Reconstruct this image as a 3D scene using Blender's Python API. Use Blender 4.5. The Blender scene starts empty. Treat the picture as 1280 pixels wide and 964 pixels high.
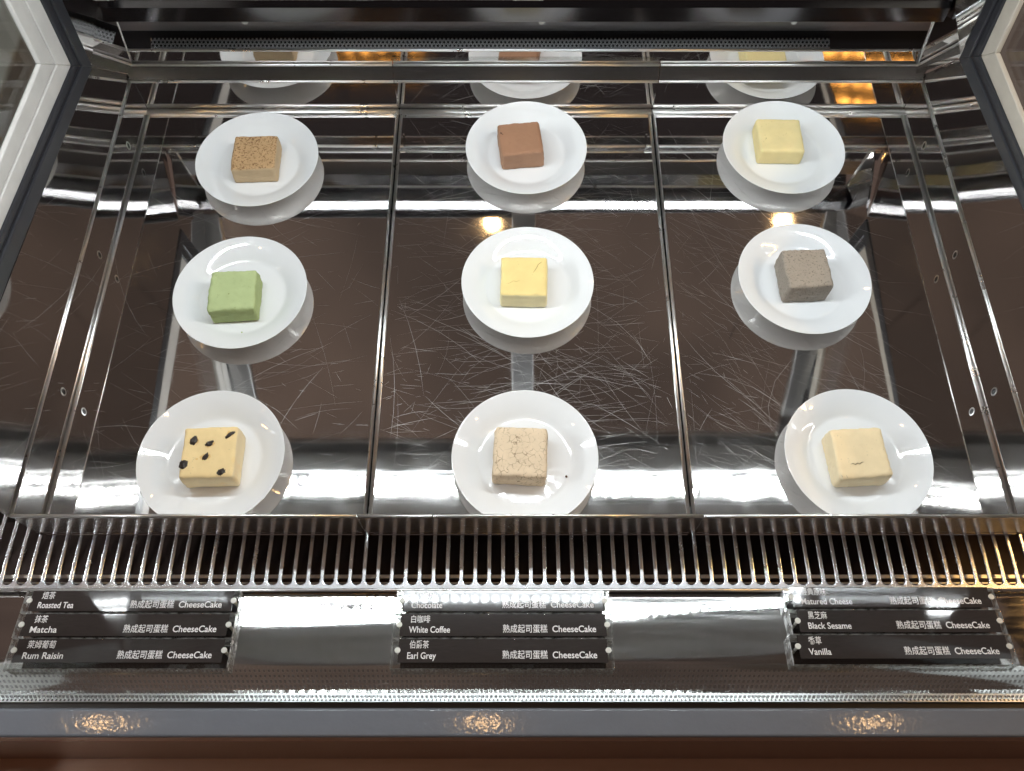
import bpy, bmesh, math, random
from mathutils import Vector, Matrix, noise
random.seed(7)
S = 0.01                                   # everything below is written in centimetres
scene = bpy.context.scene
col = scene.collection

# ------------------------------------------------------------------ camera
cam = bpy.data.cameras.new("camera")
cam.sensor_width = 36.0
cam.lens = 1081.2 / 1280 * 36.0
cam.clip_start = 0.01
cam.clip_end = 100
cam_o = bpy.data.objects.new("camera", cam)
col.objects.link(cam_o)
cam_o.location = (0, 0, 71.75 * S)
cam_o.rotation_euler = (math.radians(90 - 62.917), 0, 0)
scene.camera = cam_o

# ------------------------------------------------------------------ world: dim brown shop interior
w = bpy.data.worlds.new("World")
scene.world = w
w.use_nodes = True
nt = w.node_tree
bg = nt.nodes["Background"]
tc = nt.nodes.new("ShaderNodeTexCoord")
nz = nt.nodes.new("ShaderNodeTexNoise")
nz.inputs["Scale"].default_value = 2.6
nz.inputs["Detail"].default_value = 3.0
nt.links.new(tc.outputs["Generated"], nz.inputs["Vector"])
rp = nt.nodes.new("ShaderNodeValToRGB")
rp.color_ramp.elements[0].position = 0.42
rp.color_ramp.elements[0].color = (0.095, 0.068, 0.058, 1)
rp.color_ramp.elements[1].position = 0.60
rp.color_ramp.elements[1].color = (0.175, 0.120, 0.098, 1)
nt.links.new(nz.outputs["Fac"], rp.inputs["Fac"])
sx = nt.nodes.new("ShaderNodeSeparateXYZ")
nt.links.new(tc.outputs["Generated"], sx.inputs[0])
mr = nt.nodes.new("ShaderNodeMapRange")
mr.inputs[1].default_value = -0.55
mr.inputs[2].default_value = 0.05
mr.inputs[3].default_value = 0.0
mr.inputs[4].default_value = 1.0
nt.links.new(sx.outputs[1], mr.inputs[0])
mxw = nt.nodes.new("ShaderNodeMix")
mxw.data_type = 'RGBA'
nt.links.new(mr.outputs[0], mxw.inputs[0])
mxw.inputs[6].default_value = (0.036, 0.030, 0.030, 1)
nt.links.new(rp.outputs["Color"], mxw.inputs[7])
nt.links.new(mxw.outputs[2], bg.inputs["Color"])
bg.inputs["Strength"].default_value = 1.0

LED_POWER = 310.0
scene.view_settings.view_transform = 'Standard'
scene.view_settings.look = 'None'
scene.view_settings.exposure = 0.0
scene.view_settings.gamma = 1.0
scene.render.engine = 'CYCLES'
cy = scene.cycles
cy.use_denoising = True
try:
    cy.denoiser = 'OPENIMAGEDENOISE'
except Exception:
    pass
cy.max_bounces = 14
cy.glossy_bounces = 10
cy.diffuse_bounces = 4
cy.transparent_max_bounces = 16
cy.transmission_bounces = 6
cy.sample_clamp_indirect = 30.0
cy.sample_clamp_direct = 0.0
cy.blur_glossy = 0.3
cy.caustics_refractive = False


# ------------------------------------------------------------------ materials
def new_mat(name):
    m = bpy.data.materials.new(name)
    m.use_nodes = True
    return m, m.node_tree, m.node_tree.nodes["Principled BSDF"]


def objcoord(t, scale=(1, 1, 1), rot=(0, 0, 0)):
    c = t.nodes.new("ShaderNodeTexCoord")
    mp = t.nodes.new("ShaderNodeMapping")
    mp.inputs["Scale"].default_value = scale
    mp.inputs["Rotation"].default_value = rot
    t.links.new(c.outputs["Object"], mp.inputs["Vector"])
    return mp.outputs["Vector"]


def add_noise(t, vec, scale, detail=3.0, rough=0.5):
    n = t.nodes.new("ShaderNodeTexNoise")
    n.inputs["Scale"].default_value = scale
    n.inputs["Detail"].default_value = detail
    n.inputs["Roughness"].default_value = rough
    t.links.new(vec, n.inputs["Vector"])
    return n.outputs["Fac"]


def ramp(t, fac, stops):
    r = t.nodes.new("ShaderNodeValToRGB")
    e = r.color_ramp.elements
    while len(e) < len(stops):
        e.new(0.5)
    for i, (p, c) in enumerate(stops):
        e[i].position = p
        e[i].color = (c, c, c, 1) if isinstance(c, (int, float)) else (*c, 1)
    t.links.new(fac, r.inputs["Fac"])
    return r.outputs["Color"]


def maprange(t, fac, a, b, c, d):
    r = t.nodes.new("ShaderNodeMapRange")
    r.inputs[1].default_value = a
    r.inputs[2].default_value = b
    r.inputs[3].default_value = c
    r.inputs[4].default_value = d
    t.links.new(fac, r.inputs[0])
    return r.outputs[0]


def mixcol(t, fac, a, b):
    m = t.nodes.new("ShaderNodeMix")
    m.data_type = 'RGBA'
    if isinstance(fac, (int, float)):
        m.inputs[0].default_value = fac
    else:
        t.links.new(fac, m.inputs[0])
    for k, v in ((6, a), (7, b)):
        if isinstance(v, tuple):
            m.inputs[k].default_value = (*v, 1)
        else:
            t.links.new(v, m.inputs[k])
    return m.outputs[2]


def bump(t, bs, h, strength, dist):
    b = t.nodes.new("ShaderNodeBump")
    b.inputs["Strength"].default_value = strength
    b.inputs["Distance"].default_value = dist
    t.links.new(h, b.inputs["Height"])
    t.links.new(b.outputs["Normal"], bs.inputs["Normal"])


def steel(name, c=(0.60, 0.585, 0.575), rough=(0.05, 0.12), wav=0.02, sc=(1, 1, 1)):
    m, t, b = new_mat(name)
    b.inputs["Base Color"].default_value = (*c, 1)
    b.inputs["Metallic"].default_value = 1.0
    v = objcoord(t, sc)
    f = add_noise(t, v, 45.0, 4.0, 0.6)
    t.links.new(maprange(t, f, 0.3, 0.7, rough[0], rough[1]), b.inputs["Roughness"])
    f2 = add_noise(t, v, 9.0, 1.0)
    bump(t, b, f2, wav, 0.02)
    return m


def paint(name, c, rough=0.4, coat=0.0, spec=0.5):
    m, t, b = new_mat(name)
    v = objcoord(t)
    f = add_noise(t, v, 60.0, 4.0)
    t.links.new(mixcol(t, f, tuple(x * 0.85 for x in c), tuple(min(1, x * 1.12) for x in c)), b.inputs["Base Color"])
    b.inputs["Roughness"].default_value = rough
    b.inputs["Coat Weight"].default_value = coat
    b.inputs["Specular IOR Level"].default_value = spec
    return m


def glass(name, tint=(0.97, 0.985, 0.975), refl=0.06, rough=0.02):
    """thin clear pane: what is behind shows through, plus a Fresnel reflection"""
    m = bpy.data.materials.new(name)
    m.use_nodes = True
    t = m.node_tree
    t.nodes.clear()
    out = t.nodes.new("ShaderNodeOutputMaterial")
    mix = t.nodes.new("ShaderNodeMixShader")
    tr = t.nodes.new("ShaderNodeBsdfTransparent")
    tr.inputs["Color"].default_value = (*tint, 1)
    gl = t.nodes.new("ShaderNodeBsdfGlossy")
    gl.inputs["Roughness"].default_value = rough
    fr = t.nodes.new("ShaderNodeFresnel")
    ge = t.nodes.new("ShaderNodeNewGeometry")   # same reflectance from either face of the pane
    t.links.new(maprange(t, ge.outputs["Backfacing"], 0, 1, 1.45, 1 / 1.45), fr.inputs["IOR"])
    mx = t.nodes.new("ShaderNodeMath")
    mx.operation = 'MAXIMUM'
    mx.inputs[1].default_value = refl
    t.links.new(fr.outputs[0], mx.inputs[0])
    t.links.new(mx.outputs[0], mix.inputs[0])
    t.links.new(tr.outputs[0], mix.inputs[1])
    t.links.new(gl.outputs[0], mix.inputs[2])
    t.links.new(mix.outputs[0], out.inputs[0])
    return m


def emit(name, c, s):
    m = bpy.data.materials.new(name)
    m.use_nodes = True
    t = m.node_tree
    t.nodes.clear()
    out = t.nodes.new("ShaderNodeOutputMaterial")
    e = t.nodes.new("ShaderNodeEmission")
    e.inputs[0].default_value = (*c, 1)
    e.inputs[1].default_value = s
    t.links.new(e.outputs[0], out.inputs[0])
    return m


M = {}
M['tray'] = steel("tray_steel", (0.72, 0.70, 0.685), (0.025, 0.06), 0.012)
M['steel'] = steel("polished_steel", (0.70, 0.69, 0.68), (0.06, 0.11), 0.03)
M['sill'] = steel("sill_steel", (0.58, 0.57, 0.56), (0.025, 0.07), 0.06, (0.2, 3.5, 3.5))
M['satin'] = steel("satin_steel", (0.60, 0.60, 0.59), (0.28, 0.36), 0.0)
M['edge'] = steel("bright_steel_edge", (0.80, 0.80, 0.79), (0.26, 0.34), 0.0)
M['flange'] = steel("worn_flange_steel", (0.78, 0.77, 0.76), (0.24, 0.24), 0.0)
M['lip'] = steel("grey_lip_steel", (0.26, 0.25, 0.25), (0.27, 0.27), 0.0)
M['track'] = steel("dark_track_steel", (0.17, 0.165, 0.17), (0.14, 0.14), 0.0)
M['grille'] = steel("pale_grille_steel", (0.86, 0.90, 0.94), (0.24, 0.28), 0.0)
M['baffle'] = steel("baffle_steel", (0.36, 0.36, 0.37), (0.42, 0.5), 0.03)
M['alu'] = steel("satin_aluminium", (0.48, 0.48, 0.48), (0.34, 0.42), 0.0)
M['duct'] = paint("dark_duct_metal", (0.05, 0.036, 0.032), 0.2)
M['scratch'] = steel("scratched_steel", (0.56, 0.55, 0.54), (0.4, 0.5), 0.0)
M['rubber'] = paint("black_rubber", (0.026, 0.027, 0.032), 0.4)
M['white_frame'] = paint("off_white_coated_aluminium", (0.62, 0.60, 0.57), 0.45)
M['beige_frame'] = paint("beige_coated_aluminium", (0.46, 0.42, 0.36), 0.45)
M['fascia'] = paint("pale_grey_fascia", (0.42, 0.42, 0.42), 0.4)
M['canopy'] = paint("grey_canopy_paint", (0.30, 0.30, 0.30), 0.4)
M['wood_dark'] = paint("dark_varnished_wood", (0.20, 0.105, 0.075), 0.3, 0.2)
M['black'] = paint("black_gap", (0.006, 0.006, 0.007), 0.4)
M['glass'] = glass("clear_glass", (0.93, 0.95, 0.94), 0.05)
M['acrylic'] = glass("clear_acrylic", (0.985, 0.99, 0.985), 0.07, 0.05)
M['guard'] = glass("worn_clear_plastic", (0.90, 0.90, 0.90), 0.16, 0.10)
M['text'] = paint("white_print", (0.80, 0.80, 0.80), 0.5)
M['pin'] = paint("white_plastic_pin", (0.62, 0.63, 0.58), 0.35)
M['led'] = emit("led_diode", (0.90, 0.97, 1.0), LED_POWER)
M['tube'] = emit("white_tube", (0.95, 0.98, 1.0), 150.0)
M['amber_dim'] = emit("dim_amber_bulb", (1.0, 0.44, 0.09), 9.0)
M['bulb'] = emit("warm_bulb", (1.0, 0.60, 0.27), 85.0)
M['amber'] = emit("amber_bulb", (1.0, 0.55, 0.18), 90.0)


def mat_insert():
    m, t, b = new_mat("black_label_card")
    v = objcoord(t, (1, 6, 1))
    f = add_noise(t, v, 120.0, 4.0)
    t.links.new(mixcol(t, f, (0.026, 0.022, 0.021), (0.042, 0.036, 0.034)), b.inputs["Base Color"])
    b.inputs["Roughness"].default_value = 0.06
    b.inputs["Specular IOR Level"].default_value = 0.55
    return m


M['insert'] = mat_insert()


def mat_acrylic_edge():
    m = glass("whitened_acrylic_edge", (0.95, 0.97, 0.96), 0.10, 0.08)
    t = m.node_tree
    out = [n for n in t.nodes if n.type == 'OUTPUT_MATERIAL'][0]
    mix = [n for n in t.nodes if n.type == 'MIX_SHADER'][0]
    pr = t.nodes.new("ShaderNodeBsdfPrincipled")
    pr.inputs["Base Color"].default_value = (0.78, 0.80, 0.80, 1)  # white colour mixed in to imitate the bright gleam of clear edges
    pr.inputs["Roughness"].default_value = 0.25
    m2 = t.nodes.new("ShaderNodeMixShader")
    f = add_noise(t, objcoord(t), 180.0, 3.0)
    t.links.new(maprange(t, f, 0.35, 0.65, 0.15, 0.75), m2.inputs[0])
    t.links.new(mix.outputs[0], m2.inputs[1])
    t.links.new(pr.outputs[0], m2.inputs[2])
    t.links.new(m2.outputs[0], out.inputs[0])
    return m


M['acrylic_edge'] = mat_acrylic_edge()


def mat_plate():
    m, t, b = new_mat("white_porcelain")
    v = objcoord(t)
    f = add_noise(t, v, 30.0, 3.0)
    t.links.new(mixcol(t, f, (0.79, 0.805, 0.815), (0.82, 0.835, 0.845)), b.inputs["Base Color"])
    b.inputs["Roughness"].default_value = 0.03
    b.inputs["Specular IOR Level"].default_value = 0.85
    return m


M['plate'] = mat_plate()


def mat_front_paint():
    m, t, b = new_mat("grey_powder_coat")
    v = objcoord(t)
    f = add_noise(t, v, 30.0, 3.0)
    t.links.new(mixcol(t, f, (0.145, 0.160, 0.185), (0.165, 0.180, 0.205)), b.inputs["Base Color"])
    b.inputs["Roughness"].default_value = 0.10
    f2 = add_noise(t, v, 240.0, 1.0)
    bump(t, b, f2, 0.030, 0.004)
    return m


M['front'] = mat_front_paint()


def mat_counter():
    m, t, b = new_mat("brown_veneer")
    v = objcoord(t, (1, 14, 14))
    f = add_noise(t, v, 5.0, 6.0, 0.6)
    t.links.new(mixcol(t, f, (0.55, 0.30, 0.18), (0.75, 0.44, 0.28)), b.inputs["Base Color"])
    b.inputs["Roughness"].default_value = 0.4
    return m


M['counter'] = mat_counter()


def mat_perforated(name, c, hole, pitch=0.42, r=0.30, metal=1.0, rough=0.22):
    """sheet metal with rows of punched round holes (x and length-along-sheet coordinates, staggered rows)"""
    m, t, b = new_mat(name)
    N = t.nodes.new
    tcn = N("ShaderNodeTexCoord")
    sp = N("ShaderNodeSeparateXYZ")
    t.links.new(tcn.outputs["UV"], sp.inputs[0])

    def mth(op, a, bb=None):
        n = N("ShaderNodeMath")
        n.operation = op
        for k, q in ((0, a), (1, bb)):
            if q is None:
                continue
            if isinstance(q, (int, float)):
                n.inputs[k].default_value = q
            else:
                t.links.new(q, n.inputs[k])
        return n.outputs[0]
    vv = mth('DIVIDE', sp.outputs[1], pitch * 0.866)
    row = mth('FLOOR', vv)
    uu = mth('ADD', mth('DIVIDE', sp.outputs[0], pitch), mth('MULTIPLY', row, 0.5))
    fu = mth('SUBTRACT', mth('FRACT', uu), 0.5)
    fv = mth('MULTIPLY', mth('SUBTRACT', mth('FRACT', vv), 0.5), 0.866)
    d = mth('SQRT', mth('ADD', mth('MULTIPLY', fu, fu), mth('MULTIPLY', fv, fv)))
    inside = mth('LESS_THAN', d, r)
    t.links.new(mixcol(t, inside, c, hole), b.inputs["Base Color"])
    t.links.new(mth('MULTIPLY', mth('SUBTRACT', 1.0, inside), metal), b.inputs["Metallic"])
    b.inputs["Roughness"].default_value = rough
    return m


M['perf'] = mat_perforated("perforated_steel", (0.45, 0.45, 0.46), (0.004, 0.004, 0.005))
M['perf_front'] = mat_perforated("punched_channel_steel", (0.75, 0.76, 0.77), (0.03, 0.03, 0.035), 0.32, 0.26, 1.0, 0.3)


def mat_frit():
    """clear glass printed with rows of small dots"""
    m = glass("frit_glass", (0.93, 0.95, 0.94), 0.07, 0.02)
    t = m.node_tree
    N = t.nodes.new
    out = [n for n in t.nodes if n.type == 'OUTPUT_MATERIAL'][0]
    mix = [n for n in t.nodes if n.type == 'MIX_SHADER'][0]
    tcn = N("ShaderNodeTexCoord")
    sp = N("ShaderNodeSeparateXYZ")
    t.links.new(tcn.outputs["UV"], sp.inputs[0])

    def mth(op, a, bb=None):
        n = N("ShaderNodeMath")
        n.operation = op
        for k, q in ((0, a), (1, bb)):
            if q is None:
                continue
            if isinstance(q, (int, float)):
                n.inputs[k].default_value = q
            else:
                t.links.new(q, n.inputs[k])
        return n.outputs[0]
    fu = mth('SUBTRACT', mth('FRACT', mth('DIVIDE', sp.outputs[0], 0.36)), 0.5)
    fv = mth('SUBTRACT', mth('FRACT', mth('DIVIDE', sp.outputs[1], 0.62)), 0.5)
    d = mth('MAXIMUM', mth('ABSOLUTE', fu), mth('ABSOLUTE', fv))
    size = mth('SUBTRACT', 0.34, mth('MULTIPLY', sp.outputs[1], 0.035))
    inside = mth('LESS_THAN', d, size)
    pr = N("ShaderNodeBsdfPrincipled")
    pr.inputs["Base Color"].default_value = (0.30, 0.31, 0.32, 1)
    pr.inputs["Roughness"].default_value = 0.25
    m2 = N("ShaderNodeMixShader")
    t.links.new(mth('MULTIPLY', inside, 0.55), m2.inputs[0])
    t.links.new(mix.outputs[0], m2.inputs[1])
    t.links.new(pr.outputs[0], m2.inputs[2])
    t.links.new(m2.outputs[0], out.inputs[0])
    return m


M['frit'] = mat_frit()


def mat_cake(name, top, side, rough=0.75, speck=None, speck_scale=200.0, speck_amt=0.62, crack=None, blotch=None, grain=0.35, gscale=260.0, sss=0.0, top_only=False):
    m, t, b = new_mat(name)
    geo = t.nodes.new("ShaderNodeNewGeometry")
    sp = t.nodes.new("ShaderNodeSeparateXYZ")
    tcn = t.nodes.new("ShaderNodeTexCoord")
    v = tcn.outputs["Object"]
    t.links.new(tcn.outputs["Normal"], sp.inputs[0])
    f_big = add_noise(t, v, 60.0, 4.0)
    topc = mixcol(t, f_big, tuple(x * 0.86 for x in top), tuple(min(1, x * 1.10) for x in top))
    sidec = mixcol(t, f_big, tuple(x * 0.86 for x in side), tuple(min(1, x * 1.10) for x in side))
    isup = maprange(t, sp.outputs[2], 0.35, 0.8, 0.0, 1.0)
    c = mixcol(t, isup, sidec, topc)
    if blotch:
        fb = add_noise(t, v, 38.0, 2.0)
        c = mixcol(t, maprange(t, fb, 0.6, 0.72, 0.0, 0.55), c, blotch)
    if speck:
        fs = add_noise(t, v, speck_scale, 4.0, 0.75)
        k = maprange(t, fs, speck_amt, speck_amt + 0.06, 0.0, 0.85)
        if top_only:
            mu = t.nodes.new("ShaderNodeMath")
            mu.operation = 'MULTIPLY'
            t.links.new(k, mu.inputs[0])
            t.links.new(isup, mu.inputs[1])
            k = mu.outputs[0]
        c = mixcol(t, k, c, speck)
    h = add_noise(t, v, gscale, 5.0, 0.65)
    if crack:
        vn = t.nodes.new("ShaderNodeTexVoronoi")
        vn.feature = 'DISTANCE_TO_EDGE'
        vn.inputs["Scale"].default_value = crack[1]
        wv = t.nodes.new("ShaderNodeVectorMath")
        wv.operation = 'ADD'
        nn = t.nodes.new("ShaderNodeTexNoise")
        nn.inputs["Scale"].default_value = 160.0
        nn.inputs["Detail"].default_value = 3.0
        t.links.new(v, nn.inputs["Vector"])
        sc = t.nodes.new("ShaderNodeVectorMath")
        sc.operation = 'SCALE'
        sc.inputs[3].default_value = 0.006
        t.links.new(nn.outputs["Color"], sc.inputs[0])
        t.links.new(v, wv.inputs[0])
        t.links.new(sc.outputs[0], wv.inputs[1])
        t.links.new(wv.outputs[0], vn.inputs["Vector"])
        gate = add_noise(t, v, 95.0, 2.0)
        gm = maprange(t, gate, 0.40, 0.58, 0.0, 1.0)
        ln = maprange(t, vn.outputs["Distance"], 0.0, crack[2], 1.0, 0.0)
        mul = t.nodes.new("ShaderNodeMath")
        mul.operation = 'MULTIPLY'
        t.links.new(gm, mul.inputs[0])
        t.links.new(ln, mul.inputs[1])
        c = mixcol(t, mul.outputs[0], c, crack[0])
    # open pores and slightly uneven browning
    vp = t.nodes.new("ShaderNodeTexVoronoi")
    vp.inputs["Scale"].default_value = 330.0
    t.links.new(v, vp.inputs["Vector"])
    pore = maprange(t, vp.outputs["Distance"], 0.10, 0.22, 1.0, 0.0)
    gp = maprange(t, add_noise(t, v, 120.0, 2.0), 0.50, 0.60, 0.0, 0.40)
    pm = t.nodes.new("ShaderNodeMath")
    pm.operation = 'MULTIPLY'
    t.links.new(pore, pm.inputs[0])
    t.links.new(gp, pm.inputs[1])
    c = mixcol(t, pm.outputs[0], c, tuple(x * 0.45 for x in side))
    t.links.new(c, b.inputs["Base Color"])
    b.inputs["Roughness"].default_value = rough
    b.inputs["Specular IOR Level"].default_value = 0.25
    if sss:
        b.inputs["Subsurface Weight"].default_value = sss
        b.inputs["Subsurface Radius"].default_value = (0.006, 0.004, 0.002)
        b.inputs["Subsurface Scale"].default_value = 0.5
    bump(t, b, h, grain, 0.0012)
    return m


# ------------------------------------------------------------------ helpers
def link(name, bm, mats, parent=None, loc=None, smooth=False, bevel=0, seg=2, angle=35):
    me = bpy.data.meshes.new(name)
    bm.normal_update()
    bm.to_mesh(me)
    bm.free()
    for mm in (mats if isinstance(mats, (list, tuple)) else [mats]):
        me.materials.append(mm)
    o = bpy.data.objects.new(name, me)
    col.objects.link(o)
    if parent:
        o.parent = parent
    if loc is not None:
        o.location = Vector(loc) * S
    if smooth:
        for p in me.polygons:
            p.use_smooth = True
    if bevel:
        md = o.modifiers.new("bevel", 'BEVEL')
        md.width = bevel * S
        md.segments = seg
        md.limit_method = 'ANGLE'
        md.angle_limit = math.radians(angle)
        md.harden_normals = False
        for p in me.polygons:
            p.use_smooth = True
        wn = o.modifiers.new("wn", 'WEIGHTED_NORMAL')
        wn.keep_sharp = False
    return o


def thing(name, label, cat, loc=(0, 0, 0), rz=0.0, group=None):
    o = bpy.data.objects.new(name, None)
    col.objects.link(o)
    o.empty_display_size = 0.01
    o.location = Vector(loc) * S
    o.rotation_euler = (0, 0, rz)
    tag(o, label, cat, group)
    return o


def tag(o, label=None, cat=None, group=None, kind=None):
    if label:
        o["label"] = label
    if cat:
        o["category"] = cat
    if group:
        o["group"] = group
    if kind:
        o["kind"] = kind
    return o


def V(bm, x, y, z):
    return bm.verts.new((x * S, y * S, z * S))


def box(bm, x0, x1, y0, y1, z0, z1, mi=0):
    vs = [V(bm, x, y, z) for z in (z0, z1) for y in (y0, y1) for x in (x0, x1)]
    for f in ((0, 2, 3, 1), (4, 5, 7, 6), (0, 1, 5, 4), (2, 6, 7, 3), (0, 4, 6, 2), (1, 3, 7, 5)):
        bm.faces.new([vs[i] for i in f]).material_index = mi
    return bm


def quad(bm, pts, mi=0, uv=None):
    f = bm.faces.new([V(bm, *p) for p in pts])
    f.material_index = mi
    if uv:
        l = bm.loops.layers.uv.verify()
        for lp, q in zip(f.loops, uv):
            lp[l].uv = q
    return f


def prism_x(bm, prof, x0, x1, mi=0):
    """profile [(y, z)...] counter-clockwise seen from +x, extruded along x"""
    a = [V(bm, x0, y, z) for y, z in prof]
    b = [V(bm, x1, y, z) for y, z in prof]
    n = len(prof)
    for i in range(n):
        j = (i + 1) % n
        bm.faces.new((a[i], b[i], b[j], a[j])).material_index = mi
    bm.faces.new(a).material_index = mi
    bm.faces.new(b[::-1]).material_index = mi
    bmesh.ops.recalc_face_normals(bm, faces=bm.faces[:])
    return bm


def slab(bm, pts, t, mi=0):
    """planar polygon given thickness t along its normal (both sides halves)"""
    P = [Vector(p) for p in pts]
    n = (P[1] - P[0]).cross(P[2] - P[0]).normalized()
    a = [V(bm, *(p - n * t / 2)) for p in P]
    b = [V(bm, *(p + n * t / 2)) for p in P]
    k = len(P)
    bm.faces.new(a[::-1]).material_index = mi
    bm.faces.new(b).material_index = mi
    for i in range(k):
        j = (i + 1) % k
        bm.faces.new((a[i], a[j], b[j], b[i])).material_index = mi
    bmesh.ops.recalc_face_normals(bm, faces=bm.faces[:])
    return bm


def tube(bm, p0, p1, r, n=12, mi=0, caps=True):
    p0, p1 = Vector(p0), Vector(p1)
    d = (p1 - p0).normalized()
    u = d.orthogonal().normalized()
    q = d.cross(u)
    A, B = [], []
    for i in range(n):
        a = 2 * math.pi * i / n
        o = (u * math.cos(a) + q * math.sin(a)) * r
        A.append(V(bm, *(p0 + o)))
        B.append(V(bm, *(p1 + o)))
    for i in range(n):
        j = (i + 1) % n
        f = bm.faces.new((A[i], A[j], B[j], B[i]))
        f.smooth = True
        f.material_index = mi
    if caps:
        bm.faces.new(A[::-1]).material_index = mi
        bm.faces.new(B).material_index = mi
    return bm


def lathe(bm, prof, n=96, mi=0):
    rings = []
    for r, z in prof:
        if r < 1e-6:
            rings.append([V(bm, 0, 0, z)])
        else:
            rings.append([V(bm, r * math.cos(2 * math.pi * i / n), r * math.sin(2 * math.pi * i / n), z) for i in range(n)])
    for a, b in zip(rings, rings[1:]):
        if len(a) == 1 and len(b) == 1:
            continue
        for i in range(n):
            j = (i + 1) % n
            if len(a) == 1:
                f = bm.faces.new((a[0], b[i], b[j]))
            elif len(b) == 1:
                f = bm.faces.new((a[i], b[0], a[j]))
            else:
                f = bm.faces.new((a[i], b[i], b[j], a[j]))
            f.smooth = True
            f.material_index = mi
    bmesh.ops.recalc_face_normals(bm, faces=bm.faces[:])
    return bm


def NB():
    return bmesh.new()


# ------------------------------------------------------------------ the case
XL, XR = -40.5, 43.5
case = thing("display_case", "long refrigerated cake display case of polished steel, glass and a grey front rail", "display case", (0, 20, -10))


def part(name, bm, mats, parent=None, **k):
    """part given in scene centimetres, parented to an empty or part without moving"""
    o = link(name, bm, mats, **k)
    p = parent or case
    o.parent = p
    base = Vector((0, 0, 0))
    q = p
    while q is not None:
        base += q.location
        q = q.parent
    o.location = -base
    return o


# front rail, kick face, gap
bm = NB(); box(bm, -62, 64, 6.2, 8.35, -3.5, 0.2)
part("front_rail", bm, M['front'], bevel=0.25, seg=3)
bm = NB(); box(bm, -62, 64, 6.6, 8.2, -29, -3.55); 
part("kick_panel", bm, M['wood_dark'], bevel=0.1)
bm = NB(); box(bm, -62, 64, 8.37, 8.75, -3, -0.15)
part("rubber_seal", bm, M['black'])
# channel that holds the low front glass
bm = NB()
quad(bm, [(-60, 8.77, 0.27), (62, 8.77, 0.27), (62, 9.42, 0.10), (-60, 9.42, 0.10)], uv=[(-60, 0), (62, 0), (62, .64), (-60, .64)])
quad(bm, [(-60, 9.42, 0.10), (62, 9.42, 0.10), (62, 9.42, -1), (-60, 9.42, -1)], uv=[(0, 0), (0, 0), (0, 0), (0, 0)])
quad(bm, [(-60, 8.77, 0.27), (-60, 8.77, -1), (62, 8.77, -1), (62, 8.77, 0.27)], uv=[(0, 0), (0, 0), (0, 0), (0, 0)])
part("glass_channel", bm, M['perf_front'])
# sloping sill
bm = NB(); prism_x(bm, [(17.68, -1.2), (9.44, -0.05), (9.44, -1.6), (17.68, -1.6)], -60, 62)
part("sill_panel", bm, M['sill'])
bm = NB(); tube(bm, (-60, 17.74, -0.62), (62, 17.74, -0.62), 0.15)
part("sill_edge", bm, M['edge'])
# duct under the grille
bm = NB()
prism_x(bm, [(26.5, -1.0), (26.5, -9), (17.0, -7.5), (17.0, -1.75), (17.15, -1.75), (17.15, -7.3), (26.3, -8.8), (26.3, -1.0)], -58, 60)
part("air_duct", bm, M['duct'])
bm = NB(); box(bm, -58, 60, 19.2, 19.5, -2.6, -2.35); box(bm, -58, 60, 18.75, 18.85, -2.6, -2.4)
part("duct_rail", bm, M['satin'])
# floor under the trays
bm = NB(); box(bm, -44, 47, 25.6, 71.3, -1.4, -0.65)
part("deck", bm, M['black'])


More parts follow.
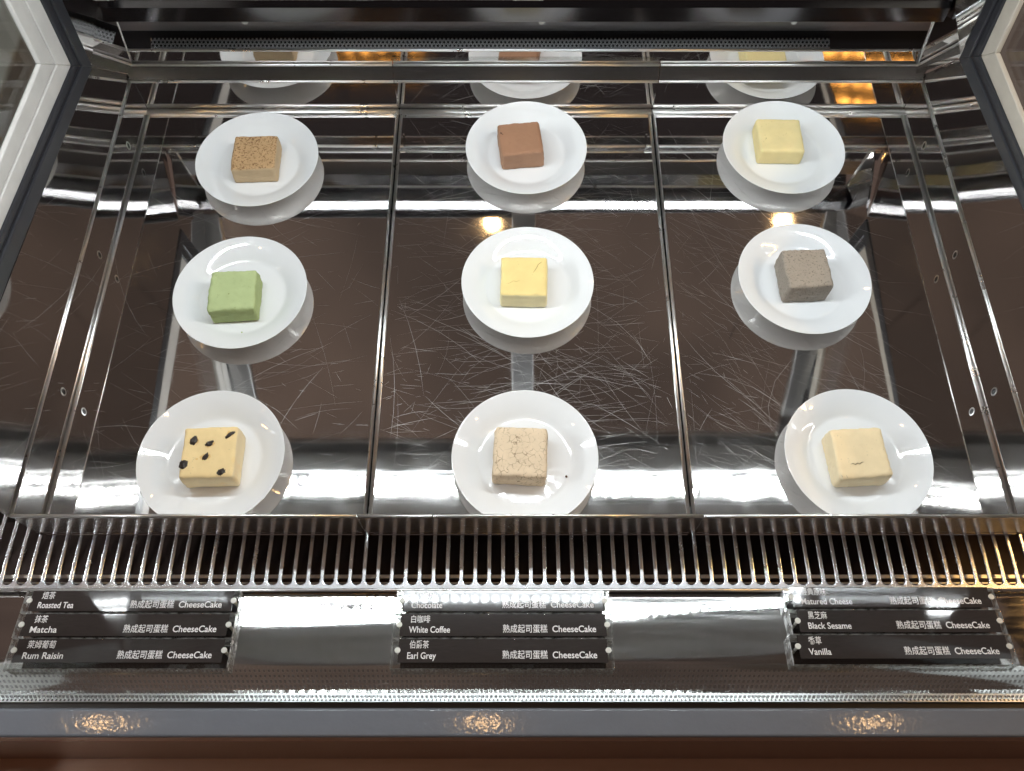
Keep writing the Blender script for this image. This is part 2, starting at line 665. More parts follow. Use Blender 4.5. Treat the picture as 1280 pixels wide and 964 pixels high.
# sides ------------------------------------------------------------------
def side(sg):
    wname = 'beige_frame' if sg > 0 else 'white_frame'
    X0 = XR if sg > 0 else XL
    bm = NB(); slab(bm, [(X0, 22.4, -0.4), (X0, 71.0, -0.4), (X0, 71.0, 4.6), (X0, 22.4, 4.6)], 0.14)
    sk = part("side_skirt", bm, M['tray'], bevel=0.03)
    bm = NB(); tube(bm, (X0 + sg * .02, 22.4, 4.62), (X0 + sg * .02, 71.0, 4.62), 0.12)
    part("skirt_edge", bm, M['edge'], sk)
    for yy in (35.0, 50.0, 64.0):
        bm = NB()
        n = 14
        for rr, zz in ((0.42, 0.0),):
            ring_o = [V(bm, X0 - sg * 0.085, yy + 0.36 * math.cos(a), 2.1 + 0.55 * math.sin(a)) for a in [2 * math.pi * i / n for i in range(n)]]
            ring_i = [V(bm, X0 - sg * 0.095, yy + 0.22 * math.cos(a), 2.1 + 0.38 * math.sin(a)) for a in [2 * math.pi * i / n for i in range(n)]]
            for i in range(n):
                j = (i + 1) % n
                bm.faces.new((ring_o[i], ring_o[j], ring_i[j], ring_i[i]))
            f = bm.faces.new(ring_i); f.material_index = 1
        bmesh.ops.recalc_face_normals(bm, faces=bm.faces[:])
        part("keyhole_slot", bm, [M['edge'], M['black']], sk)
    # polished rail above the skirt, rising towards the customer; mitred rear stile
    Xp = X0 - sg * 0.53
    c1, c2, c3 = ((65.6, 12.17), (63.4, 14.55), (61.75, 16.4)) if sg > 0 else ((64.3, 12.4), (61.96, 14.75), (58.26, 18.33))
    k1, k2, k3 = (.0915, .069, .045) if sg > 0 else (.089, .0987, .065)
    Yf, Zm = 22.3, 27.0
    tops = ((68.0, Zm), (66.0, Zm), (64.0, Zm)) if sg > 0 else ((66.4, Zm), (63.7, Zm), (59.5, Zm))
    ends = ((53.5, 48), (51.2, 48), (49.0, 48)) if sg > 0 else ((53.0, 48), (50.0, 48), (45.5, 48))
    fr = lambda c, kk: (Yf, c[1] + kk * (c[0] - Yf))
    P3 = lambda q, x: (x, q[0], q[1])
    bm = NB(); slab(bm, [P3(q, X0 + sg * .14 - sg * .085 * (q[1] - 4.7)) for q in ((Yf, 4.7), (71.0, 4.7), (71.0, 5.2), c1, fr(c1, k1))], 0.1)
    rail = part("side_rail", bm, M['tray'])
    pts = [(-39.9, 71.1, 5.05), (-39.98, 64.35, 12.42), (-39.98, 66.0, Zm), (-38.7, 71.3, 17)] if sg < 0 else \
          [(42.5, 71.1, 5.05), (42.98, 65.65, 12.2), (42.98, 67.8, Zm), (41.2, 71.3, 17)]
    bm = NB(); slab(bm, pts, 0.08)
    st = part("rear_stile", bm, M['tray'])
    bm = NB(); tube(bm, pts[0], pts[3], 0.12)
    part("stile_edge", bm, M['edge'], st)

    def band(name, a, ka, ta, ea, b, kb, tb, eb, mat, xo, th):
        bm = NB()
        x = Xp + sg * xo
        slab(bm, [P3(fr(a, ka), x), P3(a, x), P3(b, x), P3(fr(b, kb), x)], th)
        slab(bm, [P3(a, x), P3(ta, x), P3(tb, x), P3(b, x)], th)
        slab(bm, [P3(ta, x), P3(ea, x), P3(eb, x), P3(tb, x)], th)
        return part(name, bm, mat, rail, bevel=0.1)
    mid = lambda p, q, f: (p[0] + (q[0] - p[0]) * f, p[1] + (q[1] - p[1]) * f)
    g1 = .62
    band("window_gasket", c1, k1, tops[0], ends[0], mid(c1, c2, g1), k2, mid(tops[0], tops[1], g1), mid(ends[0], ends[1], g1), M['rubber'], 0.0, 0.35)
    band("window_gasket", mid(c1, c2, g1), k2, mid(tops[0], tops[1], g1), mid(ends[0], ends[1], g1), c2, k2, tops[1], ends[1], M['rubber'], 0.25, 0.35)
    if sg > 0:
        band("window_frame", c2, k2, tops[1], ends[1], c3, k3, tops[2], ends[2], M[wname], 0.5, 0.5)
    else:
        h = .5
        band("window_frame", c2, k2, tops[1], ends[1], mid(c2, c3, h), .08, mid(tops[1], tops[2], h), mid(ends[1], ends[2], h), M[wname], 0.5, 0.5)
        h = .52
        band("window_frame", mid(c2, c3, h), .08, mid(tops[1], tops[2], h), mid(ends[1], ends[2], h), c3, k3, tops[2], ends[2], M[wname], 0.6, 0.5)
    x = Xp + sg * 0.9
    bm = NB(); slab(bm, [P3(fr(c3, k3), x), P3(c3, x), P3(tops[2], x), P3(ends[2], x), P3((38.5, 48), x)], 0.4)
    part("side_glass", bm, M['glass'], rail)


side(-1)
side(1)

# back: riser, vent, door track --------------------------------------------
bm = NB(); box(bm, XL - .3, XR + .3, 71.2, 71.45, -0.5, 8.2)
riser = part("back_riser", bm, M['tray'])
bm = NB(); tube(bm, (XL + .3, 71.22, 8.24), (XR - 1.2, 71.22, 8.24), 0.15)
part("riser_edge", bm, M['edge'], riser)
bm = NB()
quad(bm, [(-37.5, 71.5, 7.4), (33.0, 71.5, 7.4), (33.0, 73.0, 8.25), (-37.5, 73.0, 8.25)], uv=[(0, 0), (70, 0), (70, 1.72), (0, 1.72)])
part("perforated_vent", bm, M['perf'])
bm = NB()
box(bm, -42, 44.5, 73.02, 73.2, 6.0, 9.15)
part("vent_recess", bm, M['black'])
bm = NB()
quad(bm, [(-41, 73.0, 9.15), (43.6, 73.0, 9.15), (43.6, 72.2, 11.9), (-41, 72.2, 11.9)], uv=[(0, 0), (86, 0), (86, 2.5), (0, 2.5)])
part("vent_baffle", bm, M['baffle'])
for xx in (-27.0, 3.0, 28.5):
    bm = NB()
    tube(bm, (xx, 72.8, 10.7), (xx, 72.45, 10.7), 0.32, 14)
    part("screw", bm, M['satin'])
bm = NB()
prism_x(bm, [(72.7, 11.9), (71.2, 12.94), (69.2, 13.45), (69.26, 15.0), (69.5, 15.6), (74.5, 15.6), (74.5, 11.9)], -39.4, 41.6)
track = part("door_track", bm, M['track'])
bm = NB(); tube(bm, (-39.4, 71.15, 12.98), (41.6, 71.15, 12.98), 0.16); 
part("track_edge", bm, M['edge'], track)

# canopy
bm = NB(); prism_x(bm, [(42.9, 50.4), (53.0, 50.4), (53.5, 52.6), (42.9, 53.0)], -46, 49)
part("canopy", bm, M['canopy'], bevel=0.2)
bm = NB(); prism_x(bm, [(36.5, 50.3), (42.8, 50.3), (42.8, 53.1), (36.5, 53.2)], -46, 49)
part("canopy_fascia", bm, M['fascia'], bevel=0.2)
for x in (-44.8, 46.4):
    bm = NB()
    slab(bm, [(x, 8.7, 0), (x, 11.2, 0), (x, 40.2, 50.3), (x, 37.5, 50.3)], 1.4)
    part("canopy_post", bm, M['alu'])

# sliding rear doors, leaning forward --------------------------------------
P0, P1 = Vector((0, 69.7, 16.1)), Vector((0, 51.2, 49.6))
dv = (P1 - P0).normalized()
nv = Vector((0, -dv.z, dv.y))     # towards the customer and up


def door(x0, x1, off, label, mull):
    d = thing("sliding_door", label, "glass door", (0, 71, 18), 0, "sliding rear doors")
    L = (P1 - P0).length

    def bar(name, xa, xb, s0, s1, mat, th=1.2, o=0.0):
        bm = NB()
        c = [P0 + dv * s + nv * (off + o) for s in (s0, s1)]
        slab(bm, [(xa, c[0].y, c[0].z), (xb, c[0].y, c[0].z), (xb, c[1].y, c[1].z), (xa, c[1].y, c[1].z)], th)
        return part(name, bm, mat, d, bevel=0.15 if th > .6 else 0)
    bar("stile", x0, x0 + 3, 0, L, M['alu'])
    bar("stile", x1 - 3, x1, 0, L, M['alu'])
    bar("rail", x0 + 3.02, x1 - 3.02, 0, 0.6, M['rubber'])
    bar("rail", x0 + 3.02, x1 - 3.02, L - 1.8, L, M['alu'])
    bar("pane", x0 + 3.02, x1 - 3.02, 0.62, L - 1.82, M['glass'], 0.4)
    return d


door(-40.3, 3.0, 0.0, "leaning glass sliding door at the back of the case, on the matcha side", 1)
door(0.0, 43.3, -1.5, "leaning glass sliding door at the back of the case, on the black sesame side", -1)

# LED lamp under the canopy -------------------------------------------------
lamp = thing("light_bar", "white LED light bar fixed under the canopy of the case", "lamp", (1.5, 45, 49))
bm = NB(); box(bm, -40, 43, 43.3, 46.7, 49.0, 50.35)
part("housing", bm, M['canopy'], lamp, bevel=0.1)
bm = NB(); box(bm, -40, 43, 46.95, 47.2, 47.9, 50.3)
part("added_light_shield", bm, M['canopy'], lamp)  # unseen fin, added to keep the diodes from mirroring in the door pane
bm = NB()
for k in range(56):
    x = -39.2 + k * 1.47
    for yy, dx in ((44.2, 0), (45.8, 0.73)):
        quad(bm, [(x + dx - .27, yy - .27, 48.96), (x + dx - .27, yy + .27, 48.96), (x + dx + .27, yy + .27, 48.96), (x + dx + .27, yy - .27, 48.96)])
part("diode", bm, M['led'], lamp)
lamp.children[-1]["kind"] = "stuff"

# warm pendant lamps of the shop (seen mirrored in the steel) ---------------
proto = None
lab = ["over the aisle above the matcha side", "over the aisle above the middle tray", "over the aisle above the black sesame side",
       "behind the case on the matcha side", "behind the case beyond the middle tray", "behind the case on the black sesame side"]
k = 0
for yy in (23.2, 181.5):
    for xx in (-103, -7, 91):
        if proto is None:
            pl = thing("pendant_lamp", "", "lamp", (0, 0, 0), 0, "warm pendant lamps of the shop")
            bm = NB(); lathe(bm, [(0, 0.2), (1.6, 0.5), (2.3, 1.6), (2.3, 2.4), (1.2, 3.6), (0, 4.0)], 24)
            b1 = link("bulb", bm, M['bulb'], pl)
            bm = NB(); lathe(bm, [(4.2, 1.0), (4.4, 1.0), (3.4, 5.0), (1.2, 7.5), (1.0, 9), (0, 9), (0, 8.6), (0.9, 7.4), (3.2, 4.8), (4.2, 1.0)], 32)
            b2 = link("lamp_shade", bm, M['rubber'], pl)
            bm = NB(); tube(bm, (0, 0, 9), (0, 0, 80), 0.25, 8)
            b3 = link("cord", bm, M['rubber'], pl)
            proto = pl
        else:
            pl = proto.copy(); col.objects.link(pl)
            for ch in (b1, b2, b3):
                c = ch.copy(); col.objects.link(c); c.parent = pl
        pl.location = Vector((xx, yy, 160)) * S
        pl["label"] = "small warm pendant lamp hanging " + lab[k]
        k += 1
sg_ = thing("heat_lamp", "amber lamp box with a row of glowing bulbs beside the case", "lamp", (96, 40, 70))
bm = NB(); box(bm, 92, 100, 20, 62, 74, 82)
part("lamp_housing", bm, M['rubber'], sg_)
for i in range(6):
    bm = NB()
    tube(bm, (96, 24 + i * 6.6, 73.9), (96, 24 + i * 6.6, 70), 1.6, 12)
    part("bulb", bm, M['amber'], sg_)

sb = thing("amber_lamp_panel", "amber lamp panel with rows of small bulbs across the aisle", "lamp", (-58, -96, 140))
bm = NB(); box(bm, -84, -30, -102, -99, 122, 160)
part("panel", bm, M['rubber'], sb)
for j in range(3):
    for i in range(9):
        bm = NB()
        tube(bm, (-80 + i * 5.8, -98.9, 129 + j * 11), (-80 + i * 5.8, -97.6, 129 + j * 11), 1.7, 12)
        part("bulb", bm, M['amber_dim'], sb)

tl = thing("added_tube_lamp", "added white tube lamp, out of view beside the matcha side", "lamp", (-115, 18, 58))  # unseen tube, added to put bright lines on the grille bar edges
bm = NB(); tube(bm, (-115, 2, 58), (-115, 42, 58), 1.5, 16)
part("tube", bm, M['tube'], tl)
bm = NB(); box(bm, -118, -112, -1, 45, 60, 63)
part("lamp_housing", bm, M['white_frame'], tl)

# grey cabinet beside the case, seen through the side glass
bm = NB(); box(bm, -150, -64, 5, 110, -40, -8)
tag(link("side_cabinet", bm, paint("pale_grey_laminate", (0.30, 0.32, 0.30), 0.35), bevel=0.5), "plain grey cabinet top seen through the side glass beyond the matcha side", "cabinet")

# wooden counter the case stands in
bm = NB(); box(bm, -70, 72, -6, 8.0, -31.2, -29.05)
tag(link("wooden_counter", bm, M['counter'], bevel=0.2), "brown wooden counter ledge running below the grey front rail", "counter")

# low front glass with frit dots ---------------------------------------------
bm = NB()
A = Vector((0, 8.95, 0.24)); D = Vector((0, 0.5, 0.866))
B = A + D * 3.6
uvl = [(-60, 0), (62, 0), (62, 3.6), (-60, 3.6)]
quad(bm, [(-60, A.y, A.z), (62, A.y, A.z), (62, B.y, B.z), (-60, B.y, B.z)], uv=uvl)
nrm = Vector((0, 0.866, -0.5)) * 0.45
A2, B2 = A + nrm, B + nrm
quad(bm, [(-60, A2.y, A2.z), (-60, B2.y, B2.z), (62, B2.y, B2.z), (62, A2.y, A2.z)], uv=[(-60, 9.3), (-60, 9.3), (-60, 9.3), (-60, 9.3)])
quad(bm, [(-60, B.y, B.z), (62, B.y, B.z), (62, B2.y, B2.z), (-60, B2.y, B2.z)], uv=[(-60, 9.3)] * 4)
tag(link("front_glass", bm, M['frit']), "low strip of clear front glass printed with rows of small dots", "glass")

# ------------------------------------------------------------------ trays
TN = ["polished steel tray at the matcha side, under the speckled, matcha and raisin cakes",
      "scratched polished steel tray between its two neighbours, under the chocolate cake",
      "polished steel tray at the black sesame side, under the pale vanilla cake"]


def ribbon(bm, pts, wd, z, mi):
    P = [Vector((x, y, 0)) for x, y in pts]
    L, R = [], []
    for i, p in enumerate(P):
        d = (P[min(i + 1, len(P) - 1)] - P[max(i - 1, 0)]).normalized()
        n = Vector((-d.y, d.x, 0)) * wd * (0.5 if 0 < i < len(P) - 1 else 0.12)
        L.append(V(bm, p.x + n.x, p.y + n.y, z)); R.append(V(bm, p.x - n.x, p.y - n.y, z))
    for i in range(len(P) - 1):
        f = bm.faces.new((L[i], R[i], R[i + 1], L[i + 1]))
        f.material_index = mi


def make_tray(k):
    x0 = XL + 28 * k + 0.06
    x1 = XL + 28 * (k + 1) - 0.06
    t = thing("steel_tray", TN[k], "tray", ((x0 + x1) / 2, 47, 0), 0, "steel trays side by side in the case")
    bm = NB()
    quad(bm, [(x0 + .3, 22.5, 0), (x1 - .3, 22.5, 0), (x1 - .3, 70.55, 0), (x0 + .3, 70.55, 0)])
    quad(bm, [(x0 + .3, 22.5, -.6), (x0 + .3, 70.55, -.6), (x1 - .3, 70.55, -.6), (x1 - .3, 22.5, -.6)])
    quad(bm, [(x0 + .02, 22.54, -.6), (x1 - .02, 22.54, -.6), (x1 - .02, 22.54, 4.6), (x0 + .02, 22.54, 4.6)])
    # wear: fine scratches in the polished sheet
    rng = random.Random(31 + k)
    zz = 0.004
    n = (330, 1150, 720)[k]
    for i in range(n):
        if k == 0:
            cx, cy = rng.uniform(x0 + 1, x1 - .6), 26 + 40 * rng.random() ** 1.4
        elif k == 1:
            cx = rng.uniform(x0 + .6, x1 - .6); cy = 25.5 + 44 * rng.random() ** 1.25
        else:
            cx, cy = x0 + .6 + 20 * rng.random() ** 1.5, 25.5 + 40 * rng.random() ** 1.5
        q = rng.random()
        if k == 2 and q < .5:
            a = rng.gauss(2.6, 0.25)
        elif q < .5:
            a = rng.gauss(0.12, 0.28)
        elif q < .78:
            a = rng.gauss(2.65, 0.3)
        else:
            a = rng.uniform(0, math.pi)
        ln = rng.choice((0.6, 1.2, 2.0, 3.2, 5.0, 8.0, 11.0))
        cv = rng.gauss(0, 0.022)
        pts = []
        for j in range(5):
            s = (j - 2) / 4 * ln
            aa = a + cv * s
            pts.append((cx + math.cos(aa) * s, cy + math.sin(aa) * s))
        if min(p[0] for p in pts) < x0 + .35 or max(p[0] for p in pts) > x1 - .35 or min(p[1] for p in pts) < 24.4 or max(p[1] for p in pts) > 70.2:
            continue
        ribbon(bm, pts, rng.choice((0.004, 0.005, 0.006, 0.008, 0.013)), zz + i * 4e-6, 1)
    part("tray_floor", bm, [M['tray'], M['scratch']], t)
    for xx in (x0 + .17, x1 - .17):
        bm = NB()
        tube(bm, (xx, 22.6, 0.02), (xx, 70.6, 0.02), 0.165, 16)
        part("rim", bm, M['edge'], t)
    bm = NB(); tube(bm, (x0, 70.62, 0.12), (x1, 70.62, 0.12), 0.36, 20)
    part("rolled_edge", bm, M['edge'], t)
    # upright front flange with rounded lower corners
    bm = NB()
    r, zb, zt, yy = 0.9, 0.62, 4.85, 22.4
    pts = [(x1 + .04, yy, zt), (x0 - .04, yy, zt)]
    for i in range(6):
        an = math.pi + i * math.pi / 10
        pts.append((x0 - .04 + r + r * math.cos(an), yy, zb + r + r * math.sin(an)))
    for i in range(6):
        an = 1.5 * math.pi + i * math.pi / 10
        pts.append((x1 + .04 - r + r * math.cos(an), yy, zb + r + r * math.sin(an)))
    slab(bm, pts, 0.10)
    fl = part("front_flange", bm, M['flange'], t)
    bm = NB(); tube(bm, (x0, yy, zt), (x1, yy, zt), 0.15)
    part("flange_edge", bm, M['edge'], fl)
    bm = NB(); box(bm, x0 + .05, x1 - .05, 71.02, 71.17, 0.3, 4.7)
    part("back_panel", bm, M['tray'], t)
    bm = NB()
    prism_x(bm, [(71.17, 4.75), (71.17, 6.5), (71.0, 6.5), (70.35, 4.95), (70.35, 4.75)], x0, x1)
    part("back_lip", bm, M['lip'], t, bevel=0.08, seg=3)
    bm = NB(); tube(bm, (x0, 70.36, 4.86), (x1, 70.36, 4.86), 0.15); 
    part("lip_edge", bm, M['edge'], t)
    bm = NB(); tube(bm, (x0, 71.0, 6.5), (x1, 71.0, 6.5), 0.14)
    part("lip_edge", bm, M['edge'], t)
    if k == 1:
        bm = NB(); slab(bm, [(x0 + .1, 70.85, 6.5), (x1 - .1, 70.85, 6.5), (x1 - .1, 71.15, 7.35), (x0 + .1, 71.15, 7.35)], 0.08)
        part("lip_flange", bm, M['acrylic'], t)
    return t


for k in range(3):
    make_tray(k)

# ------------------------------------------------------------------ slotted air grille
bm = NB()
pitch, hw = 1.1755, 0.42
X00 = -14.28
zg = lambda y: -0.60 - max(0, y - 20.45) * 0.03
Yt, Ym, Yc, Yb = 25.2, 20.45, 18.62, 17.72
for k in range(-38, 52):
    xc = X00 + k * pitch
    xl, xr, hl, hr = xc - hw, xc + hw, xc - pitch / 2, xc + pitch / 2
    for a, b in ((hl, xl), (xr, hr)):
        bm.faces.new([V(bm, a, Ym, zg(Ym)), V(bm, b, Ym, zg(Ym)), V(bm, b, Yt, zg(Yt)), V(bm, a, Yt, zg(Yt))])
    pts = [(hl, Ym), (xl, Ym)]
    for i in range(0, 13):
        an = math.pi + i * math.pi / 12
        pts.append((xc + hw * math.cos(an), Yc + hw * math.sin(an)))
    pts += [(xr, Ym), (hr, Ym), (hr, Yb), (hl, Yb)]
    bm.faces.new([V(bm, x, y, zg(y)) for x, y in pts[::-1]])
bmesh.ops.remove_doubles(bm, verts=bm.verts[:], dist=0.0004 * S)
bmesh.ops.recalc_face_normals(bm, faces=bm.faces[:])
for f in bm.faces:
    if f.normal.z < 0:
        f.normal_flip()
gr = link("air_grille", bm, M['grille'])
sd = gr.modifiers.new("thick", 'SOLIDIFY'); sd.thickness = 0.28 * S; sd.offset = -1
bv = gr.modifiers.new("bevel", 'BEVEL'); bv.width = 0.10 * S; bv.segments = 3; bv.limit_method = 'ANGLE'; bv.angle_limit = math.radians(50)
tag(gr, "long steel air grille of narrow round-ended slots below the trays", "grille")

# ------------------------------------------------------------------ plates and cakes
plate_bm = NB()
lathe(plate_bm, [(0, .50), (1.8, .50), (3.2, .50), (3.85, .50), (3.96, .503), (4.06, .515), (4.16, .543), (4.27, .590), (4.38, .650), (4.55, .755), (4.8, .910), (5.3, 1.175), (5.8, 1.375), (6.2, 1.525), (6.33, 1.575), (6.40, 1.60), (6.43, 1.575), (6.40, 1.53),
                 (6.1, 1.36), (5.6, 1.12), (5.1, .85), (4.7, .60), (4.35, .38), (4.0, .24), (3.7, .17), (3.55, .1), (3.48, 0.02), (3.40, 0.0), (3.25, 0.0), (3.18, .06), (3.1, .16), (1.5, .18), (0, .18)], 128)
plate_me = bpy.data.meshes.new("plate")
plate_bm.to_mesh(plate_me); plate_bm.free()
plate_me.materials.append(M['plate'])

PL = [(-26.85, 62.81), (1.51, 64.4), (28.84, 64.45), (-26.25, 46.16), (1.51, 47.35), (28.48, 47.74), (-26.35, 28.93), (1.13, 28.97), (30.33, 29.08)]
PT = ["with the small dark-speckled tan cake", "with the chocolate brown cake", "with the smooth pale yellow cake", "with the green matcha cake",
      "with the yellow cake that has one crack", "with the grey cake", "with the raisin-dotted cake", "with the beige crackled cake", "with the cream vanilla cake"]
# x, y, width, depth, height, rotation
CK = [(-26.84, 62.6, 4.55, 4.55, 2.2, 2.1), (0.89, 64.4, 4.46, 4.36, 2.40, 6.4), (28.33, 65.1, 4.65, 4.57, 2.05, -1.1),
      (-26.57, 45.45, 4.44, 4.51, 2.33, 3.0), (1.16, 47.16, 4.49, 4.51, 2.17, -1.0), (28.25, 47.7, 4.36, 4.33, 2.75, 2.7),
      (-26.1, 28.81, 4.69, 4.76, 2.39, 2.0), (0.72, 28.89, 4.65, 4.61, 2.33, -3.2), (30.05, 28.78, 4.58, 4.64, 2.35, 3.4)]
cm = [
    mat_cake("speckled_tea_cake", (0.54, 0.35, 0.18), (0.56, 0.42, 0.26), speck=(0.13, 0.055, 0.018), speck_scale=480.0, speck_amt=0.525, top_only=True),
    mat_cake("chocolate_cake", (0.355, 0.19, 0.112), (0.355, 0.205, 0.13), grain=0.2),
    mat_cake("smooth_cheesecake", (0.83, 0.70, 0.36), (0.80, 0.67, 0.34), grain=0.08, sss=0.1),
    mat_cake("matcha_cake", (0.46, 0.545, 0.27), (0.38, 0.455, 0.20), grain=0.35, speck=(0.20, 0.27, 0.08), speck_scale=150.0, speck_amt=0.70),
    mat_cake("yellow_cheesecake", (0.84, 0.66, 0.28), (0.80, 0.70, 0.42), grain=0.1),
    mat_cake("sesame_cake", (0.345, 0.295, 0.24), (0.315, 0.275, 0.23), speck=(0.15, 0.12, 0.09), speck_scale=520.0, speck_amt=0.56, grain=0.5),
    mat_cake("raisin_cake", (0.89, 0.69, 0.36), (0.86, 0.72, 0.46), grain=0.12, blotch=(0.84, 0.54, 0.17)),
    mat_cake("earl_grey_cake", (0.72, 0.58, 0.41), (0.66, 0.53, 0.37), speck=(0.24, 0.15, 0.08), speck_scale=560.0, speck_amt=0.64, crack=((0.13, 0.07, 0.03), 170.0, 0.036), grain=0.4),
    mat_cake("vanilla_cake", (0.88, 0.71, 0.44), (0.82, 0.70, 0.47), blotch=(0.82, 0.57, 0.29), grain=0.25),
]
M['crumb'] = paint("dark_crumb", (0.07, 0.04, 0.02), 0.8)
M['pit_green'] = paint("green_pit", (0.20, 0.25, 0.05), 0.8)
M['pit_brown'] = paint("brown_pit", (0.09, 0.035, 0.015), 0.8)
M['crackline'] = paint("yellow_crack", (0.34, 0.20, 0.05), 0.8)
M['stain'] = paint("raisin_stain", (0.80, 0.53, 0.20), 0.7)
M['raisin'] = paint("dark_raisin", (0.022, 0.014, 0.010), 0.45)
CN = ["cake_tea", "c"]
CL = ["tan square cake with a densely dark-speckled top", "chocolate brown square cake with a pit near one corner", "smooth pale yellow square cake with one tiny dark dot on top",
      "green matcha square cake", "yellow square cake with a thin crack across its top", "grey black sesame square cake",
      "golden square cake dotted with six dark raisins", "beige earl grey square cake with a finely crackled top", "cream coloured vanilla square cake with browned streaks"]


def make_cake(i):
    x, y, wd, dp, h, rot = CK[i]
    bm = NB()
    n = 22
    bmesh.ops.create_cube(bm, size=1.0)
    bmesh.ops.subdivide_edges(bm, edges=bm.edges[:], cuts=n, use_grid_fill=True)
    rr = 0.24
    sd = i * 13.7
    rough = (0.05, 0.045, 0.02, 0.07, 0.035, 0.065, 0.04, 0.055, 0.06)[i]
    for v in bm.verts:
        p = Vector((v.co.x * wd, v.co.y * dp, (v.co.z + 0.5) * h))
        # rounded box
        hx, hy, hz = wd / 2 - rr, dp / 2 - rr, h / 2 - rr
        q = Vector((max(-hx, min(hx, p.x)), max(-hy, min(hy, p.y)), max(-hz, min(hz, p.z - h / 2))))
        d = Vector((p.x, p.y, p.z - h / 2)) - q
        if d.length > 1e-6:
            p = q + d.normalized() * rr + Vector((0, 0, h / 2))
        # slightly swollen sides, uneven edges
        s = 1 + 0.018 * math.sin(math.pi * p.z / h) - 0.012 * (p.z / h)
        p.x *= s; p.y *= s
        nn = noise.noise_vector(Vector((p.x * .55 + sd, p.y * .55, p.z * .55))) * rough * 1.6 + noise.noise_vector(Vector((p.x * 2.6 + sd, p.y * 2.6, p.z * 2.6))) * rough
        if d.length > 1e-6:
            e = d.normalized()
            if max(abs(e.x), abs(e.y), abs(e.z)) < 0.93:
                ch = noise.noise(Vector((p.x * 3.1 + sd, p.y * 3.1, p.z * 3.1 + 5)))
                nn -= e * max(0.0, ch - 0.05) * rough * 3.2
        if p.z < 0.25:
            nn.z = 0
        v.co = (p + nn) * S
    for f in bm.faces:
        f.smooth = True
    rng = random.Random(i + 3)
    mats = [cm[i], M['crumb']]

    def pit(u, vv, r, mi=1, zz=0.012):
        cx, cy = (u - .5) * wd, (.5 - vv) * dp
        m = 10
        vs = [V(bm, cx + r * (1 + .35 * rng.uniform(-1, 1)) * math.cos(2 * math.pi * a / m), cy + r * .8 * (1 + .35 * rng.uniform(-1, 1)) * math.sin(2 * math.pi * a / m), h + zz) for a in range(m)]
        bm.faces.new(vs).material_index = mi
    if i == 1:
        mats[1] = M['pit_brown']; pit(.06, .32, .12, zz=.03); pit(.09, .36, .07, zz=.03)
    if i == 2:
        mats[1] = M['crumb']; pit(.16, .62, .05, zz=.02)
    if i == 3:
        mats[1] = M['pit_green']
        pit(.47, .76, .12, zz=.05); pit(.45, .61, .08, zz=.05); pit(.86, .45, .05, zz=.05); pit(.60, .95, .09, zz=.02)
    if i == 4:
        mats[1] = M['crackline']
        pts, px_, py_ = [], .88, .14
        for j in range(10):
            pts.append(((px_ - .5) * wd, (.5 - py_) * dp))
            px_ -= rng.uniform(.01, .045); py_ += rng.uniform(.02, .05)
        ribbon(bm, pts, 0.045, h + 0.028, 1)
        pts = [((u - .5) * wd, (.5 - v2) * dp) for u, v2 in ((.42, .62), (.34, .66), (.27, .64), (.2, .7), (.12, .71))]
        ribbon(bm, pts, 0.025, h + 0.028, 1)
    if i == 5:
        pass
    if i == 6:
        mats[1] = M['stain']
        for u, vv, r in ((.20, .27, .47), (.50, .34, .44), (.85, .18, .42), (.46, .60, .40), (.10, .73, .36), (.775, .88, .40), (.62, .66, .13), (.3, .64, .11)):
            pit(u, vv, r, zz=.014)
    if i == 8:
        mats[1] = M['pit_brown']
        pts = [((u - .5) * wd, (.5 - v2) * dp) for u, v2 in ((.24, .73), (.29, .71), (.33, .74), (.38, .71), (.41, .735), (.46, .70), (.5, .70))]
        ribbon(bm, pts, 0.05, h + 0.035, 1)
        for j in range(9):
            pit(.03 + rng.uniform(0, .10), .955 + rng.uniform(-.03, .02), rng.uniform(.02, .045), zz=-.03)
    o = link("square_cake", bm, mats, None, (x, y, 0.515))
    o.rotation_euler = (0, 0, math.radians(rot))
    return o


for i in range(9):
    p = bpy.data.objects.new("plate", plate_me)
    col.objects.link(p)
    p.location = Vector((PL[i][0], PL[i][1], 0.01)) * S
    p.rotation_euler = (0, 0, i * 0.7)
    tag(p, "round white porcelain plate " + PT[i] + " on it", "plate", "white plates in rows on the trays")
    c = make_cake(i)
    tag(c, CL[i], "cake", "square cheesecakes on white plates")
    if i == 6:
        wd, dp, h = CK[i][2:5]
        for (u, v2, lx, ly, an) in ((.20, .27, .42, .30, 65), (.50, .34, .40, .25, 30), (.85, .18, .50, .20, 38), (.46, .60, .36, .24, 55), (.075, .73, .40, .36, 80), (.775, .90, .36, .30, 20)):
            bm = NB()
            bmesh.ops.create_icosphere(bm, subdivisions=4, radius=1.0)
            for vv in bm.verts:
                q = vv.co.copy()
                wr = 1 + 0.34 * noise.noise(q * 1.6 + Vector((u * 9, v2 * 9, 0))) + 0.22 * noise.noise(q * 4.5 + Vector((u * 31, 0, 3)))
                vv.co = Vector((q.x * lx * wr, q.y * ly * wr, q.z * 0.14 * wr)) * S
            for f in bm.faces:
                f.smooth = True
            r_ = link("raisin", bm, M['raisin'], c, ((u - .5) * wd, (.5 - v2) * dp, h - 0.02))
            r_.rotation_euler = (0, 0, math.radians(an))
            r_.location.z = (h - 0.02) * S

# ------------------------------------------------------------------ flavour plaques
TILT = math.radians(7.9)


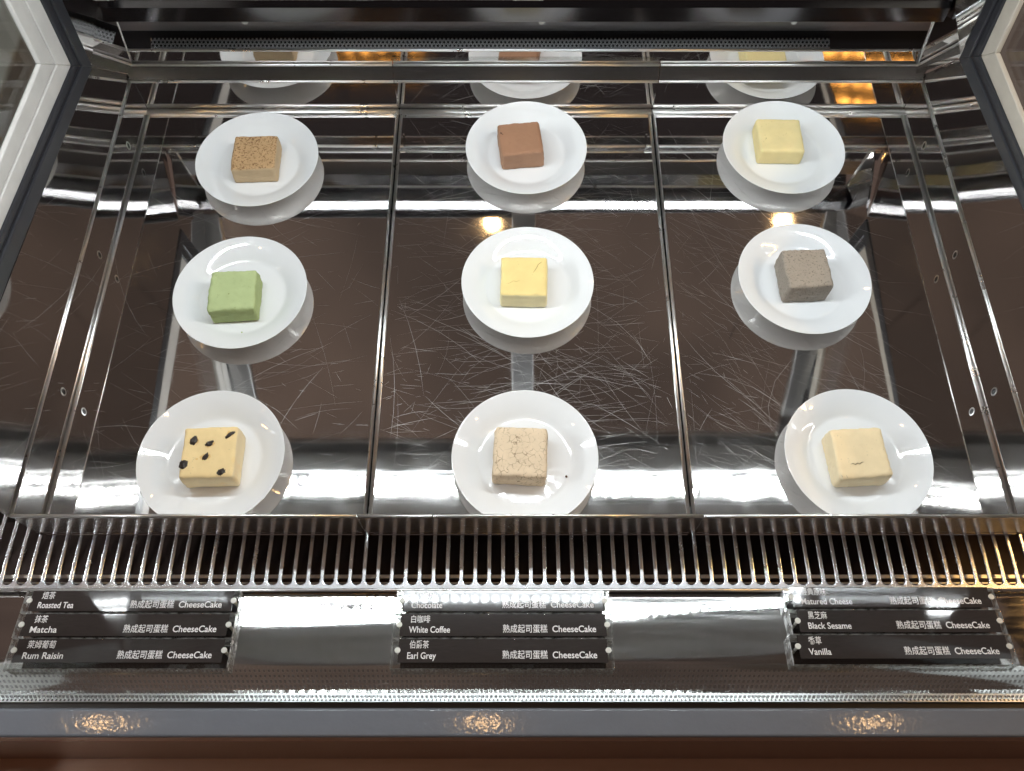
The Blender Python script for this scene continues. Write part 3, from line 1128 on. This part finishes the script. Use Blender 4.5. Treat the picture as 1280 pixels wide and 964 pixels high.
def text_mesh(body, width, size_hint, parent, x, y, z, align):
    cu = bpy.data.curves.new("lettering", 'FONT')
    cu.body = body
    cu.size = size_hint * S
    cu.resolution_u = 4
    cu.extrude = 0.0
    cu.offset = (0.010 if body.isascii() else 0.004) * S
    cu.align_x = 'LEFT'
    to = bpy.data.objects.new("lettering_curve", cu)
    col.objects.link(to)
    bpy.context.view_layer.update()
    dg = bpy.context.evaluated_depsgraph_get()
    me = bpy.data.meshes.new_from_object(to.evaluated_get(dg))
    bpy.data.objects.remove(to)
    me.materials.clear()
    me.materials.append(M['text'])
    xs = [v.co.x for v in me.vertices]
    sx = width * S / (max(xs) - min(xs))
    off = min(xs)
    for v in me.vertices:
        v.co.x = (v.co.x - off) * sx
    o = bpy.data.objects.new("lettering", me)
    col.objects.link(o)
    o.parent = parent
    ox = x if align == 'L' else x - width
    o.location = (ox * S, y * S, z * S)
    return o


def plaque(x0, x1, y0, y1, front, words):
    """x0..x1, y1 (far edge) .. y0 (near edge) of the block's top face; it lies on the sloping sill"""
    W, D = x1 - x0, (y1 - y0) / math.cos(TILT)
    H = 0.78
    zc = -1.2 + (17.68 - (y0 + y1) / 2) * math.tan(TILT) + 0.01
    zh_c, en, ew, cw = words
    t = thing("flavour_plaque", "clear acrylic plaque with white lettering reading " + en, "plaque", ((x0 + x1) / 2, (y0 + y1) / 2, zc + 0.06), 0, "acrylic flavour plaques on the sill")
    t.rotation_euler = (-TILT, 0, 0)
    bm = NB(); box(bm, -W / 2, W / 2, -D / 2 - front, D / 2, 0, H)
    bm.normal_update()
    for f in bm.faces:
        c = f.calc_center_median()
        f.material_index = 1 if abs(f.normal.z) < .5 else 0
    link("acrylic_block", bm, [M['acrylic'], M['acrylic_edge']], t, bevel=0.05)
    bm = NB(); box(bm, -W / 2 + .62, W / 2 - .5, -D / 2 + .13, D / 2 - .07, H + .004, H + .05)
    link("black_card", bm, M['insert'], t)
    for xx in (-W / 2 + .55, W / 2 - .42):
        bm = NB()
        tube(bm, (xx, .05, H + .052), (xx, .05, H + .13), 0.235, 20)
        tube(bm, (xx, .05, .05), (xx, .05, H), 0.12, 12)
        link("pin", bm, M['pin'], t)
    zt = H + 0.056
    L = -W / 2 + 1.45
    text_mesh(zh_c, cw, 0.70, t, L + .04, D * 0.13, zt, 'L')
    text_mesh(en, ew, 0.74, t, L - .1, -D * 0.295, zt, 'L')
    text_mesh("CheeseCake", 3.55, 0.76, t, W / 2 - 1.35, -D * 0.27, zt, 'R')
    text_mesh("熟成起司蛋糕", 3.62, 0.74, t, W / 2 - 1.35 - 3.95, -D * 0.27, zt, 'R')
    return t


rowsY = [(15.62, 17.55), (13.56, 15.58), (11.45, 13.52)]
plaque(-40.5, -22.62, *rowsY[0], 0, ("焙茶", "Roasted Tea", 2.95, 1.05))
plaque(-40.5, -22.66, *rowsY[1], 0, ("抹茶", "Matcha", 2.20, 1.05))
plaque(-40.42, -22.62, *rowsY[2], 0.34, ("萊姆葡萄", "Rum Raisin", 3.25, 2.25))
plaque(-9.65, 8.1, *rowsY[0], 0, ("巧克力", "Chocolate", 2.55, 1.55))
plaque(-9.73, 8.18, *rowsY[1], 0, ("白咖啡", "White Coffee", 3.35, 1.55))
plaque(-9.72, 8.15, *rowsY[2], 0.34, ("伯爵茶", "Earl Grey", 2.30, 1.55))
R_ = [(a + .32, b + .32) for a, b in rowsY]
plaque(22.6, 40.2, *R_[0], 0, ("經典原味", "Matured Cheese", 4.20, 2.05))
plaque(22.78, 40.25, *R_[1], 0, ("黑芝麻", "Black Sesame", 3.50, 1.55))
plaque(22.4, 40.35, *R_[2], 0.34, ("香草", "Vanilla", 1.80, 1.05))

# stray crumbs on two plates
for lb, (x, y, r) in (("tiny tan crumb on the plate of the crackled beige cake", (4.75, 27.4, 0.10)), ("tiny green crumb on the plate of the matcha cake", (-25.8, 42.1, 0.08))):
    bm = NB()
    bmesh.ops.create_icosphere(bm, subdivisions=2, radius=r * S)
    for vv in bm.verts:
        vv.co *= 1 + 0.4 * noise.noise(vv.co * 900)
    zz = 0.51 if r < .09 else 0.62
    tag(link("crumb", bm, cm[3] if r < .09 else M['pit_brown'], None, (x, y, zz + r * .5)), lb, "crumb")
